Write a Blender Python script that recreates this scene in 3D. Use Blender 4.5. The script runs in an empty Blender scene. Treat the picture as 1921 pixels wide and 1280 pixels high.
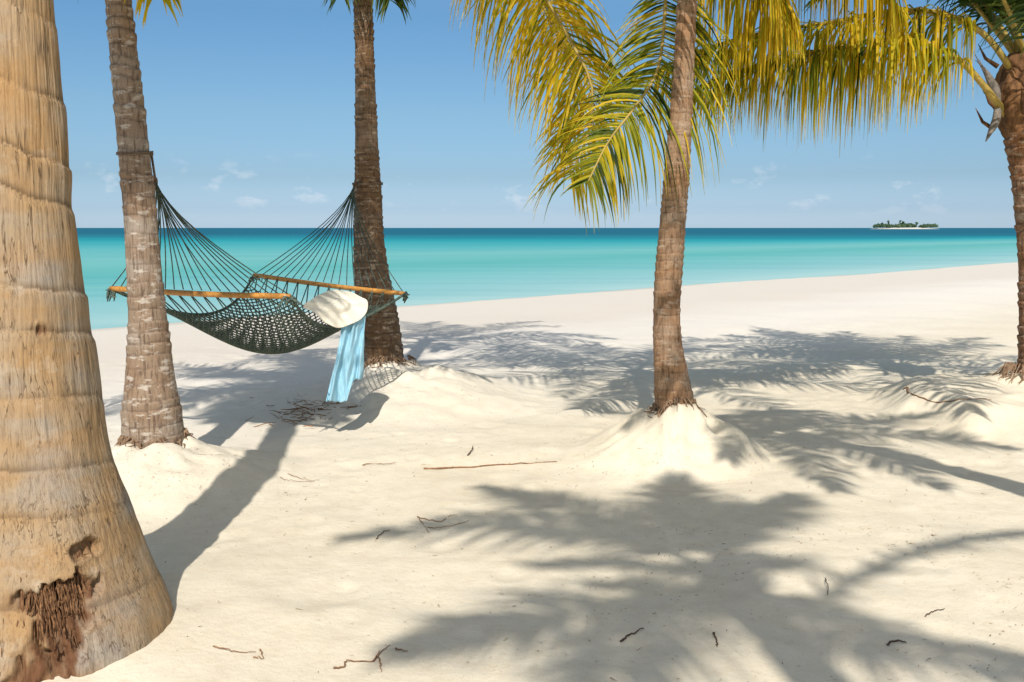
import bpy, bmesh, math, random
import numpy as np
from mathutils import Vector

# ------------------------------------------------------------------ camera
SC = bpy.context.scene
COL = SC.collection
F = 1868.0                      # focal length in photo pixels (35 mm lens on a 36 mm sensor)
HC = 1.6
PITCH = math.atan((640 - 427.5) / F)
cam_d = bpy.data.cameras.new('camera')
cam = bpy.data.objects.new('camera', cam_d); COL.objects.link(cam)
cam_d.sensor_width = 36.0; cam_d.lens = 36.0 * F / 1921.0
cam_d.clip_start = 0.05; cam_d.clip_end = 30000
cam.location = (0, 0, HC); cam.rotation_euler = (math.pi / 2 - PITCH, 0, 0)
SC.camera = cam

# ------------------------------------------------------------------ world, sun, exposure
SUN_EL = math.radians(45)
SHX = 0.05                      # shadows drift this much to +x for every metre they run to +y
w = bpy.data.worlds.new('World'); SC.world = w; w.use_nodes = True
nt = w.node_tree; nt.nodes.clear()
def N(t, typ, **kw):
    n = t.nodes.new(typ)
    for k, v in kw.items(): setattr(n, k, v)
    return n
out = N(nt, 'ShaderNodeOutputWorld'); bg = N(nt, 'ShaderNodeBackground')
sky = N(nt, 'ShaderNodeTexSky'); sky.sky_type = 'NISHITA'; sky.sun_disc = False
sky.sun_elevation = SUN_EL
sky.sun_rotation = math.pi - math.atan(SHX)     # sun behind the camera
sky.altitude = 0; sky.air_density = 1.0; sky.dust_density = 0.8; sky.ozone_density = 1.0
bg.inputs['Strength'].default_value = 0.15
SKY_NODES = (nt, out, bg, sky)
sun_d = bpy.data.lights.new('sun', 'SUN'); sun = bpy.data.objects.new('sun', sun_d); COL.objects.link(sun)
sun_d.energy = 3.3; sun_d.angle = math.radians(0.55); sun_d.color = (1.0, 0.965, 0.91)
ldir = Vector((SHX, 1.0, -math.tan(SUN_EL) * math.hypot(1, SHX))).normalized()
sun.rotation_euler = ldir.to_track_quat('-Z', 'Y').to_euler()
sun.location = (0, -20, 20)
SC.view_settings.view_transform = 'Standard'; SC.view_settings.look = 'None'
SC.view_settings.gamma = 1.0; SC.view_settings.use_curve_mapping = False
SC.view_settings.exposure = 0.5
SC.render.engine = 'CYCLES'

# sky: low sky dimmed and blued, upper sky tinted warm to warm the shadows, thin fair-weather clouds low over the sea
def build_sky():
    nt, out, bg, sky = SKY_NODES
    L = nt.links.new
    tc = N(nt, 'ShaderNodeTexCoord')
    sep = N(nt, 'ShaderNodeSeparateXYZ'); L(tc.outputs['Generated'], sep.inputs[0])
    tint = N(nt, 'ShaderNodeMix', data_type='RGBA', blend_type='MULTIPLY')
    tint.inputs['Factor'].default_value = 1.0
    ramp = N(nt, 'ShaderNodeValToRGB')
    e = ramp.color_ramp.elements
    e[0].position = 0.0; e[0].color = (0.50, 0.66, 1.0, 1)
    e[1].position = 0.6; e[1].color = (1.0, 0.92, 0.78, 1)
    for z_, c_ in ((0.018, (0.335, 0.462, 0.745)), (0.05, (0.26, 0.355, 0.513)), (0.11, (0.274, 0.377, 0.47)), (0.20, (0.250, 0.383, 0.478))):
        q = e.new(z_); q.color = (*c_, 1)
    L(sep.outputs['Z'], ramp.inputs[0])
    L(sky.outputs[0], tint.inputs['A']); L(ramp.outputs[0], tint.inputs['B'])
    # clouds: stretched noise on the direction, only between about 0.7 and 5 degrees
    mp = N(nt, 'ShaderNodeMapping'); mp.inputs['Scale'].default_value = (17, 17, 34)
    mp.inputs['Location'].default_value = (3.1, 0.7, 0.0)
    L(tc.outputs['Generated'], mp.inputs[0])
    nz = N(nt, 'ShaderNodeTexNoise'); nz.inputs['Scale'].default_value = 1.6; nz.inputs['Detail'].default_value = 7
    nz.inputs['Roughness'].default_value = 0.58
    L(mp.outputs[0], nz.inputs['Vector'])
    cr = N(nt, 'ShaderNodeValToRGB'); c = cr.color_ramp.elements
    c[0].position = 0.575; c[0].color = (0, 0, 0, 1); c[1].position = 0.68; c[1].color = (1, 1, 1, 1)
    L(nz.outputs['Fac'], cr.inputs[0])
    band = N(nt, 'ShaderNodeValToRGB'); b = band.color_ramp.elements
    b[0].position = 0.008; b[0].color = (0, 0, 0, 1); b[1].position = 0.075; b[1].color = (0, 0, 0, 1)
    m = b.new(0.03); m.color = (1, 1, 1, 1); m = b.new(0.05); m.color = (0.7, 0.7, 0.7, 1)
    L(sep.outputs['Z'], band.inputs[0])
    mul = N(nt, 'ShaderNodeMath', operation='MULTIPLY'); L(cr.outputs[0], mul.inputs[0]); L(band.outputs[0], mul.inputs[1])
    mul2 = N(nt, 'ShaderNodeMath', operation='MULTIPLY'); L(mul.outputs[0], mul2.inputs[0]); mul2.inputs[1].default_value = 0.38
    mx = N(nt, 'ShaderNodeMix', data_type='RGBA')
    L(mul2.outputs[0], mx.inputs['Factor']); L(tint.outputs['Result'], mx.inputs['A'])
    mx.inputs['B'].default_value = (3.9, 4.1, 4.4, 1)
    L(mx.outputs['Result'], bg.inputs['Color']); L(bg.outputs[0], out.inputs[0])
build_sky()

# ------------------------------------------------------------------ helpers
def P(px, py, d):
    """world point seen at photo pixel (px,py) at the distance y=d"""
    x = (px - 960.5) / F; y = -(py - 640) / F
    dy = math.cos(PITCH) + y * math.sin(PITCH); dz = -math.sin(PITCH) + y * math.cos(PITCH)
    s = d / dy
    return np.array((x * s, d, HC + dz * s))
def G(px, py, z=0.0):
    """ground point seen at photo pixel"""
    x = (px - 960.5) / F; y = -(py - 640) / F
    dy = math.cos(PITCH) + y * math.sin(PITCH); dz = -math.sin(PITCH) + y * math.cos(PITCH)
    s = (z - HC) / dz
    return np.array((x * s, dy * s, z))
def project(p):
    p = np.asarray(p, float).reshape(-1, 3)
    q = p - np.array((0, 0, HC))
    fw = q[:, 1] * math.cos(PITCH) - q[:, 2] * math.sin(PITCH)
    up = q[:, 1] * math.sin(PITCH) + q[:, 2] * math.cos(PITCH)
    ok = fw > 0.1
    fw = np.where(ok, fw, 1)
    return 960.5 + F * q[:, 0] / fw, 640 - F * up / fw, ok

def hash3(i, j, k, seed):
    n = (i * 374761393 + j * 668265263 + k * 1274126177 + seed * 974634221).astype(np.int64) & 0xffffffff
    n = ((n ^ (n >> 13)) * 1274126177) & 0xffffffff
    n = ((n ^ (n >> 15)) * 2246822519) & 0xffffffff
    return ((n ^ (n >> 16)) & 0xffffff) / float(0xffffff)
def vnoise(x, y, z=0.0, seed=0):
    x, y, z = np.broadcast_arrays(np.asarray(x, float), np.asarray(y, float), np.asarray(z, float))
    xi = np.floor(x).astype(np.int64); yi = np.floor(y).astype(np.int64); zi = np.floor(z).astype(np.int64)
    fx = x - xi; fy = y - yi; fz = z - zi
    fx = fx * fx * (3 - 2 * fx); fy = fy * fy * (3 - 2 * fy); fz = fz * fz * (3 - 2 * fz)
    def c(a, b, d): return hash3(xi + a, yi + b, zi + d, seed)
    x00 = c(0,0,0) * (1-fx) + c(1,0,0) * fx; x10 = c(0,1,0) * (1-fx) + c(1,1,0) * fx
    x01 = c(0,0,1) * (1-fx) + c(1,0,1) * fx; x11 = c(0,1,1) * (1-fx) + c(1,1,1) * fx
    return ((x00 * (1-fy) + x10 * fy) * (1-fz) + (x01 * (1-fy) + x11 * fy) * fz) * 2 - 1
def fbm(x, y, z=0.0, seed=0, oct=4, gain=0.5):
    a = 1.0; s = 0; f = 1.0
    for o in range(oct):
        s = s + a * vnoise(np.asarray(x) * f, np.asarray(y) * f, np.asarray(z) * f, seed + o * 17)
        a *= gain; f *= 2.03
    return s
def smooth(a, b, x):
    t = np.clip((x - a) / (b - a), 0, 1)
    return t * t * (3 - 2 * t)
def catmull(pts, n):
    pts = np.asarray(pts, float); m = len(pts)
    e = np.vstack((2 * pts[0] - pts[1], pts, 2 * pts[-1] - pts[-2]))
    t = np.linspace(0, m - 1, n); i = np.minimum(t.astype(int), m - 2); f = (t - i)[:, None]
    p0, p1, p2, p3 = e[i], e[i+1], e[i+2], e[i+3]
    return 0.5 * (2*p1 + (p2-p0)*f + (2*p0-5*p1+4*p2-p3)*f**2 + (3*p1-p0-3*p2+p3)*f**3)
def arclen_resample(pts, n):
    s = np.concatenate(([0], np.cumsum(np.linalg.norm(np.diff(pts, axis=0), axis=1))))
    t = np.linspace(0, s[-1], n)
    return np.stack([np.interp(t, s, pts[:, k]) for k in range(pts.shape[1])], 1)

def tag(o, label=None, cat=None, group=None, kind=None):
    if label: o['label'] = label
    if cat: o['category'] = cat
    if group: o['group'] = group
    if kind: o['kind'] = kind
    return o
def empty(name, loc):
    o = bpy.data.objects.new(name, None); COL.objects.link(o); o.location = loc
    o.empty_display_size = 0.2
    return o
def mesh_obj(name, verts, faces, mat, parent=None, origin=(0, 0, 0), smooth_=True, attrs=None):
    """faces: (m,4) or (m,3) int array or list of tuples"""
    me = bpy.data.meshes.new(name)
    v = np.asarray(verts, np.float64) - np.asarray(origin, np.float64)
    if isinstance(faces, np.ndarray):
        k = faces.shape[1]; m = len(faces)
        me.vertices.add(len(v)); me.vertices.foreach_set('co', v.astype(np.float32).ravel())
        me.loops.add(m * k); me.loops.foreach_set('vertex_index', faces.astype(np.int32).ravel())
        me.polygons.add(m); me.polygons.foreach_set('loop_start', np.arange(0, m * k, k, dtype=np.int32))
        me.update(calc_edges=True)
    else:
        me.from_pydata([tuple(a) for a in v], [], faces)
    if smooth_: me.polygons.foreach_set('use_smooth', np.ones(len(me.polygons), bool))
    if attrs:
        for nme, arr in attrs.items():
            a = me.attributes.new(nme, 'FLOAT', 'POINT'); a.data.foreach_set('value', np.asarray(arr, np.float32))
    me.materials.append(mat); me.validate(); me.update()
    o = bpy.data.objects.new(name, me); COL.objects.link(o)
    if parent is not None: o.parent = parent
    else: o.location = origin
    return o
def grid_faces(nu, nv, wrap=False, base=0):
    i = np.arange(nu - 1)[:, None]; j = np.arange(nv if wrap else nv - 1)[None, :]
    j2 = (j + 1) % nv
    a = i * nv + j; b = i * nv + j2; c = (i + 1) * nv + j2; d = (i + 1) * nv + j
    return np.stack([a, b, c, d], -1).reshape(-1, 4) + base
def tube(pts, rad, ns=6, cap=True):
    """verts, quads of a tube along pts; rad scalar or array"""
    pts = np.asarray(pts, float); n = len(pts); rad = np.broadcast_to(rad, n)
    T = np.gradient(pts, axis=0); T /= np.linalg.norm(T, axis=1)[:, None] + 1e-12
    ref = np.array((0, 0, 1.0)) if abs(T[0, 2]) < 0.9 else np.array((1.0, 0, 0))
    A = np.empty_like(pts); a = np.cross(T[0], ref); a /= np.linalg.norm(a)
    for k in range(n):
        a = a - T[k] * np.dot(a, T[k]); a /= np.linalg.norm(a) + 1e-12; A[k] = a
    B = np.cross(T, A)
    th = np.linspace(0, 2 * np.pi, ns, endpoint=False)
    v = pts[:, None] + rad[:, None, None] * (np.cos(th)[None, :, None] * A[:, None] + np.sin(th)[None, :, None] * B[:, None])
    v = v.reshape(-1, 3); f = grid_faces(n, ns, True)
    if cap:
        v = np.vstack((v, pts[0] , pts[-1])); c0, c1 = n * ns, n * ns + 1
        j = np.arange(ns); j2 = (j + 1) % ns
        f = np.vstack((f, np.stack([j2, j, np.full(ns, c0), np.full(ns, c0)], 1), np.stack([j + (n-1)*ns, j2 + (n-1)*ns, np.full(ns, c1), np.full(ns, c1)], 1)))
    return v, f
class MB:
    def __init__(s): s.v = []; s.f = []; s.n = 0; s.a = []
    def add(s, v, f, a=None):
        s.v.append(np.asarray(v, float)); s.f += [tuple(dict.fromkeys(int(x) + s.n for x in q)) for q in f]; s.n += len(v)
        if a is not None: s.a.append(np.broadcast_to(a, len(v)))
    def tube(s, pts, rad, ns=6, a=None): s.add(*tube(pts, rad, ns), a)
    def build(s, name, mat, parent=None, origin=(0, 0, 0), attr=None):
        return mesh_obj(name, np.vstack(s.v), s.f, mat, parent, origin, True, {attr: np.concatenate(s.a)} if attr else None)

# ------------------------------------------------------------------ materials
def new_mat(name):
    m = bpy.data.materials.new(name); m.use_nodes = True
    t = m.node_tree; t.nodes.clear()
    o = N(t, 'ShaderNodeOutputMaterial'); b = N(t, 'ShaderNodeBsdfPrincipled')
    t.links.new(b.outputs[0], o.inputs[0])
    return m, t, b, o
def noise(t, vec, scale, detail=4, rough=0.55):
    n = N(t, 'ShaderNodeTexNoise'); n.inputs['Scale'].default_value = scale
    n.inputs['Detail'].default_value = detail; n.inputs['Roughness'].default_value = rough
    if vec is not None: t.links.new(vec, n.inputs['Vector'])
    return n
def mapping(t, vec, scale, loc=(0, 0, 0), rot=(0, 0, 0)):
    m = N(t, 'ShaderNodeMapping'); m.inputs['Scale'].default_value = scale
    m.inputs['Location'].default_value = loc; m.inputs['Rotation'].default_value = rot
    t.links.new(vec, m.inputs[0]); return m.outputs[0]
def ramp(t, fac, stops, interp='LINEAR'):
    r = N(t, 'ShaderNodeValToRGB'); r.color_ramp.interpolation = interp
    e = r.color_ramp.elements
    while len(e) < len(stops): e.new(0.5)
    for k, (p, c) in enumerate(stops):
        e[k].position = p; e[k].color = (*c, 1) if not np.isscalar(c) else (c, c, c, 1)
    t.links.new(fac, r.inputs[0]); return r.outputs[0]
def mix(t, fac, a, b, blend='MIX'):
    m = N(t, 'ShaderNodeMix', data_type='RGBA', blend_type=blend)
    for s, v in (('Factor', fac), ('A', a), ('B', b)):
        if isinstance(v, bpy.types.NodeSocket): t.links.new(v, m.inputs[s])
        elif s == 'Factor': m.inputs[s].default_value = v
        else: m.inputs[s].default_value = (*v, 1)
    return m.outputs['Result']
def math_(t, op, a, b=None):
    m = N(t, 'ShaderNodeMath', operation=op)
    for k, v in enumerate((a, b)):
        if v is None: continue
        if isinstance(v, bpy.types.NodeSocket): t.links.new(v, m.inputs[k])
        else: m.inputs[k].default_value = v
    return m.outputs[0]
def bump(t, b, height, strength, dist, prev=None):
    n = N(t, 'ShaderNodeBump'); n.inputs['Strength'].default_value = strength; n.inputs['Distance'].default_value = dist
    t.links.new(height, n.inputs['Height'])
    if prev is not None: t.links.new(prev, n.inputs['Normal'])
    t.links.new(n.outputs[0], b.inputs['Normal']); return n.outputs[0]
def attr(t, name):
    a = N(t, 'ShaderNodeAttribute'); a.attribute_name = name; return a.outputs['Fac']
def coords(t): return N(t, 'ShaderNodeTexCoord').outputs['Object']
def geopos(t): return N(t, 'ShaderNodeNewGeometry').outputs['Position']

def mat_sand():
    m, t, b, o = new_mat('coral_sand')
    c = geopos(t)
    s = attr(t, 'shore')                                   # metres from the water line / 30
    n1 = noise(t, c, 0.9, 5).outputs['Fac']; n2 = noise(t, c, 9, 5, 0.6).outputs['Fac']; n3 = noise(t, c, 420, 3, 0.7).outputs['Fac']
    col = ramp(t, n1, [(0.3, (0.69, 0.60, 0.445)), (0.7, (0.77, 0.685, 0.53))])
    col = mix(t, math_(t, 'MULTIPLY', ramp(t, n2, [(0.42, 0.0), (0.72, 1.0)]), 0.5), col, (0.62, 0.515, 0.36))
    # strand: firm, finer, faintly rose-beige sand next to the water
    sn = math_(t, 'ADD', s, math_(t, 'MULTIPLY', math_(t, 'SUBTRACT', noise(t, mapping(t, c, (1, 1, 1)), 0.25, 3).outputs['Fac'], 0.5), 0.10))
    wet = ramp(t, sn, [(0.0, (0.50, 0.46, 0.39)), (0.02, (0.67, 0.60, 0.50)), (0.22, (0.66, 0.585, 0.485)), (0.36, (0.77, 0.71, 0.62)), (0.6, (0.76, 0.70, 0.60))])
    k = ramp(t, s, [(0.30, 0.0), (0.45, 1.0)])
    col = mix(t, k, wet, col)
    spk = noise(t, c, 95, 2, 0.5).outputs['Fac']
    col = mix(t, math_(t, 'MULTIPLY', ramp(t, spk, [(0.66, 0.0), (0.72, 1.0)]), 0.42), col, (0.36, 0.27, 0.17))
    col = mix(t, ramp(t, n3, [(0.36, 0.26), (0.56, 0.0)]), col, (0.45, 0.37, 0.27))
    t.links.new(col, b.inputs['Base Color']); b.inputs['Roughness'].default_value = 0.95
    b.inputs['Specular IOR Level'].default_value = 0.1
    h1 = noise(t, c, 22, 5, 0.6).outputs['Fac']; h2 = noise(t, c, 160, 4, 0.7).outputs['Fac']
    p = bump(t, b, h1, 0.30, 0.02); bump(t, b, h2, 0.35, 0.005, p)
    return m

def mat_sea():
    m, t, b, o = new_mat('sea_water')
    c = geopos(t)
    sv = N(t, 'ShaderNodeVectorMath', operation='DOT_PRODUCT'); t.links.new(c, sv.inputs[0]); sv.inputs[1].default_value = (-SHN[0], -SHN[1], 0)
    off = math_(t, 'ADD', sv.outputs['Value'], float(SHN[0] * SHA[0] + SHN[1] * SHA[1]))   # metres out to sea
    st = noise(t, mapping(t, c, (0.004, 0.030, 1), rot=(0, 0, -0.12)), 1.0, 5, 0.6).outputs['Fac']
    st2 = noise(t, mapping(t, c, (0.03, 0.30, 1), rot=(0, 0, -0.15)), 1.0, 4, 0.6).outputs['Fac']
    sy = N(t, 'ShaderNodeSeparateXYZ'); t.links.new(c, sy.inputs[0])
    # depth steps with the distance offshore; log scale: 1 m .. 10 km; far out the reef edge runs across the view
    far = math_(t, 'MULTIPLY', sy.outputs['Y'], 0.6)
    k = ramp(t, math_(t, 'DIVIDE', off, 100.0), [(0.18, 0.0), (0.62, 1.0)])
    eff = math_(t, 'ADD', math_(t, 'MULTIPLY', off, math_(t, 'SUBTRACT', 1.0, k)), math_(t, 'MULTIPLY', far, k))
    lg = math_(t, 'LOGARITHM', math_(t, 'MAXIMUM', eff, 1.0), 10.0)
    lg = math_(t, 'ADD', lg, math_(t, 'MULTIPLY', math_(t, 'SUBTRACT', st, 0.5), 0.16))
    f = math_(t, 'DIVIDE', lg, 4.0)
    col = ramp(t, f, [(0.0, (0.33, 0.50, 0.47)), (0.175, (0.23, 0.44, 0.43)), (0.254, (0.18, 0.42, 0.40)), (0.336, (0.105, 0.37, 0.335)),
                      (0.397, (0.155, 0.405, 0.375)), (0.443, (0.075, 0.35, 0.35)), (0.488, (0.014, 0.265, 0.29)), (0.525, (0.008, 0.16, 0.21)), (0.575, (0.006, 0.095, 0.15)), (1.0, (0.006, 0.095, 0.155))])
    col = mix(t, math_(t, 'MULTIPLY', ramp(t, st2, [(0.48, 0.0), (0.70, 1.0)]), 0.34), col, (0.05, 0.30, 0.32))
    df = N(t, 'ShaderNodeBsdfDiffuse'); t.links.new(col, df.inputs['Color'])
    gl = N(t, 'ShaderNodeBsdfGlossy'); gl.inputs['Roughness'].default_value = 0.25; gl.inputs['Color'].default_value = (1, 1, 1, 1)
    w1 = noise(t, mapping(t, c, (0.7, 2.2, 1), rot=(0, 0, 0.5)), 1.6, 4, 0.6).outputs['Fac']
    bp = N(t, 'ShaderNodeBump'); bp.inputs['Strength'].default_value = 0.4; bp.inputs['Distance'].default_value = 0.05
    t.links.new(w1, bp.inputs['Height']); t.links.new(bp.outputs[0], gl.inputs['Normal']); t.links.new(bp.outputs[0], df.inputs['Normal'])
    mx = N(t, 'ShaderNodeMixShader'); mx.inputs[0].default_value = 0.06
    t.links.new(df.outputs[0], mx.inputs[1]); t.links.new(gl.outputs[0], mx.inputs[2]); t.links.new(mx.outputs[0], o.inputs[0])
    t.nodes.remove(b)
    return m

def mat_bark(name, tan, ochre, grey, dark, pale=(0.62, 0.55, 0.45), pale_amt=0.0, fib=60, zs=3.0, bstr=0.5, ringdark=0.75, fdark=0.75, crack=0.25, pscale=(10, 10, 26)):
    m, t, b, o = new_mat(name)
    c = geopos(t)
    big = noise(t, mapping(t, c, (1, 1, 0.8)), 3.2, 4).outputs['Fac']
    band = noise(t, mapping(t, c, (1.2, 1.2, 7)), 1.5, 4).outputs['Fac']
    fibre = noise(t, mapping(t, c, (fib, fib, zs)), 1.0, 5, 0.65).outputs['Fac']
    fine = noise(t, mapping(t, c, (fib * 2.2, fib * 2.2, zs * 14)), 1.0, 4, 0.7).outputs['Fac']
    col = ramp(t, big, [(0.35, grey), (0.52, tan), (0.68, ochre)])
    col = mix(t, ramp(t, band, [(0.42, 0.0), (0.62, 0.65)]), col, ochre)
    col = mix(t, ramp(t, fibre, [(0.36, fdark), (0.50, 0.0)]), col, dark)
    col = mix(t, ramp(t, fine, [(0.55, 0.0), (0.75, 0.35)]), col, grey)
    col = mix(t, ramp(t, fine, [(0.30, 0.45), (0.44, 0.0)]), col, dark)
    pn = noise(t, mapping(t, c, pscale), 1.0, 6, 0.68).outputs['Fac']
    ck = noise(t, mapping(t, c, (38, 38, 1.6)), 1.0, 3, 0.5).outputs['Fac']
    ckl = ramp(t, ck, [(0.478, 0.0), (0.5, 1.0), (0.522, 0.0)]); ckm = ramp(t, noise(t, c, 5.0, 3).outputs['Fac'], [(0.42, 0.0), (0.6, 1.0)])
    col = mix(t, math_(t, 'MULTIPLY', math_(t, 'MULTIPLY', ckl, ckm), crack), col, dark)
    pf = ramp(t, pn, [(0.585 - 0.06 * pale_amt, 0.0), (0.66 - 0.06 * pale_amt, min(1.0, pale_amt))])
    col = mix(t, pf, col, pale)
    col = mix(t, math_(t, 'MULTIPLY', attr(t, 'crease'), ringdark), col, dark)
    col = mix(t, attr(t, 'rot'), col, mix(t, fibre, (0.040, 0.017, 0.008), (0.23, 0.105, 0.048)))
    t.links.new(col, b.inputs['Base Color']); b.inputs['Roughness'].default_value = 0.85
    b.inputs['Specular IOR Level'].default_value = 0.2
    p = bump(t, b, fibre, bstr, 0.012); bump(t, b, fine, bstr * 0.6, 0.004, p)
    return m

def mat_leaf(name, stops, transl=0.5):
    m, t, b, o = new_mat(name)
    tint = attr(t, 'tint'); c = geopos(t)
    n = noise(t, mapping(t, c, (30, 30, 6)), 1.0, 3).outputs['Fac']
    f = math_(t, 'ADD', tint, math_(t, 'MULTIPLY', math_(t, 'SUBTRACT', n, 0.5), 0.35))
    col = ramp(t, f, stops)
    t.links.new(col, b.inputs['Base Color']); b.inputs['Roughness'].default_value = 0.55
    b.inputs['Specular IOR Level'].default_value = 0.22
    tr = N(t, 'ShaderNodeBsdfTranslucent'); t.links.new(col, tr.inputs['Color'])
    mx = N(t, 'ShaderNodeMixShader'); mx.inputs[0].default_value = transl
    t.links.new(b.outputs[0], mx.inputs[1]); t.links.new(tr.outputs[0], mx.inputs[2]); t.links.new(mx.outputs[0], o.inputs[0])
    return m
def mat_plain(name, c1, c2, scale, rough=0.8, bs=0.3, bd=0.004, stretch=(1, 1, 1), spec=0.25):
    m, t, b, o = new_mat(name)
    c = coords(t); n = noise(t, mapping(t, c, stretch), scale, 5, 0.6).outputs['Fac']
    t.links.new(ramp(t, n, [(0.35, c1), (0.65, c2)]), b.inputs['Base Color'])
    b.inputs['Roughness'].default_value = rough; b.inputs['Specular IOR Level'].default_value = spec
    bump(t, b, n, bs, bd); return m

# ------------------------------------------------------------------ ground and sea
SHA = np.array((-7.9, 18.5)); SHD = np.array((36.9, 38.5)); SHD = SHD / np.linalg.norm(SHD)
SHN = np.array((SHD[1], -SHD[0]))               # landward
WATER_Z = -0.3
def shore(x, y):
    a = (x - SHA[0]) * SHD[0] + (y - SHA[1]) * SHD[1]
    return (x - SHA[0]) * SHN[0] + (y - SHA[1]) * SHN[1] + 0.35 * np.sin(a * 0.12) + 0.15 * np.sin(a * 0.31 + 1)
B1 = np.array((-1.70, 3.72)); B2 = P(288, 820, 6.5)[:2]; B3 = P(722, 708, 10.0)[:2]; B4 = P(1265, 778, 6.95)[:2]; B5 = np.array((4.42, 8.5))
rg = np.random.default_rng(5)
DENTS = [(rg.uniform(-7, 9), rg.uniform(2.4, 17), rg.uniform(0.05, 0.16), rg.uniform(0.002, 0.013)) for _ in range(1500)]
def mound(x, y, c, h, R, p=1.35, flat=0.18):
    r = np.hypot(x - c[0], y - c[1]) / R
    return h * np.clip(1 - np.clip(r - flat, 0, None) / (1 - flat), 0, 1) ** p
def ground_z(x, y, dents=False):
    x = np.asarray(x, float); y = np.asarray(y, float)
    s = shore(x, y)
    z = np.where(s > 0, WATER_Z + 0.3 * np.tanh(s / 7.0), np.maximum(WATER_Z + 0.09 * s, -4.0))
    land = smooth(3, 9, s)
    near = np.exp(-(np.maximum(np.hypot(x, y - 6) - 8, 0) / 14) ** 2)
    z = z + land * (0.035 * fbm(x * 0.55, y * 0.55, 0, 3, 3) + near * 0.009 * fbm(x * 2.6, y * 2.6, 0, 9, 3))
    z = z + 0.05 * mound(x, y, B1 + (0.1, 0), 1.0, 1.1)
    m2 = mound(x, y, B2 + (0.08, -0.12), 0.245, 1.0, 1.5, 0.22); z = z + m2 * (1 + 0.22 * fbm(x * 5, y * 5, 0, 21, 3))
    # palm 3: bank on the right, cut away steeply on its left where the litter lies
    m3 = mound(x, y, B3 + (0.25, -0.45), 0.26, 1.55, 1.4, 0.25)
    cut = smooth(-0.16, 0.04, (x - (B3[0] - 0.06)) + 0.16 * (y - B3[1] + 1.0) + 0.05 * vnoise(x * 3, y * 3, 0, 31))
    z = z + m3 * (0.12 + 0.88 * cut) * (1 + 0.15 * fbm(x * 5, y * 5, 0, 23, 3))
    # palm 4: fluted cone of sand over the roots
    a4 = np.arctan2(y - B4[1], x - B4[0]); r4 = np.hypot(x - B4[0], y - B4[1])
    m4 = mound(x, y, B4 + (0, -0.02), 0.34, 0.80, 1.55, 0.24)
    z = z + m4 * (1 + (0.13 + 0.07 * vnoise(a4 * 3, 4, 0, 6)) * np.sin(a4 * 12 + 3.5 * vnoise(a4 * 2, r4 * 2, 0, 8)) * smooth(0.12, 0.3, r4) * smooth(0.8, 0.45, r4) + 0.16 * fbm(x * 5, y * 5, 0, 25, 4))
    # palm 5: broad bank with a broken left lip
    a5 = np.arctan2(y - B5[1], x - B5[0]); r5 = np.hypot(x - B5[0], (y - B5[1]) * 0.8)
    lip = 0.92 + 0.10 * vnoise(a5 * 3, 0, 0, 40) + 0.05 * vnoise(x * 4, y * 4, 0, 41)
    z = z + 0.20 * smooth(lip + 0.40, lip - 0.10, r5) * (1 + 0.1 * fbm(x * 4, y * 4, 0, 27, 3)) + mound(x, y, B5, 0.13, 0.75, 1.2, 0.2)
    if dents:
        for (cx, cy, r, dp) in DENTS:
            if cy > 12 and dp < 0.008: continue
            ix0, ix1 = np.searchsorted(GX, (cx - 2.4 * r, cx + 2.4 * r)); iy0, iy1 = np.searchsorted(GY, (cy - 2.4 * r, cy + 2.4 * r))
            X = GX[ix0:ix1][None, :]; Y = GY[iy0:iy1][:, None]
            q = ((X - cx) ** 2 + ((Y - cy) * 0.8) ** 2) / r ** 2
            z[iy0:iy1, ix0:ix1] += dp * (-np.exp(-q * 1.4) + 0.55 * np.exp(-(np.sqrt(q) - 1.25) ** 2 * 6))
    return z
def graded(lo, hi, step, far_lo, far_hi, g=1.13, smax=80):
    c = list(np.arange(lo, hi, step))
    s = step; x = c[-1]; up = []
    while x < far_hi: s = min(s * g, smax); x += s; up.append(x)
    s = step; x = lo; dn = []
    while x > far_lo: s = min(s * g, smax); x -= s; dn.append(x)
    return np.array(dn[::-1] + c + up)
GX = graded(-4.2, 5.6, 0.032, -900, 2500); GY = graded(3.0, 13.0, 0.032, -300, 3000, 1.05)
def build_ground():
    X, Y = np.meshgrid(GX, GY)
    Z = ground_z(X, Y, True)
    v = np.stack([X, Y, Z], -1).reshape(-1, 3)
    s = np.clip(shore(X, Y) / 30.0, -1, 2).ravel()
    o = mesh_obj('sand_beach', v, grid_faces(len(GY), len(GX)), mat_sand(), attrs={'shore': s})
    tag(o, kind='structure')
    S = 12000
    v = np.array([(-S, -200, WATER_Z), (S, -200, WATER_Z), (S, S, WATER_Z), (-S, S, WATER_Z)], float)
    tag(mesh_obj('sea', v, [(0, 1, 2, 3)], mat_sea()), kind='structure')
build_ground()

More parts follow.
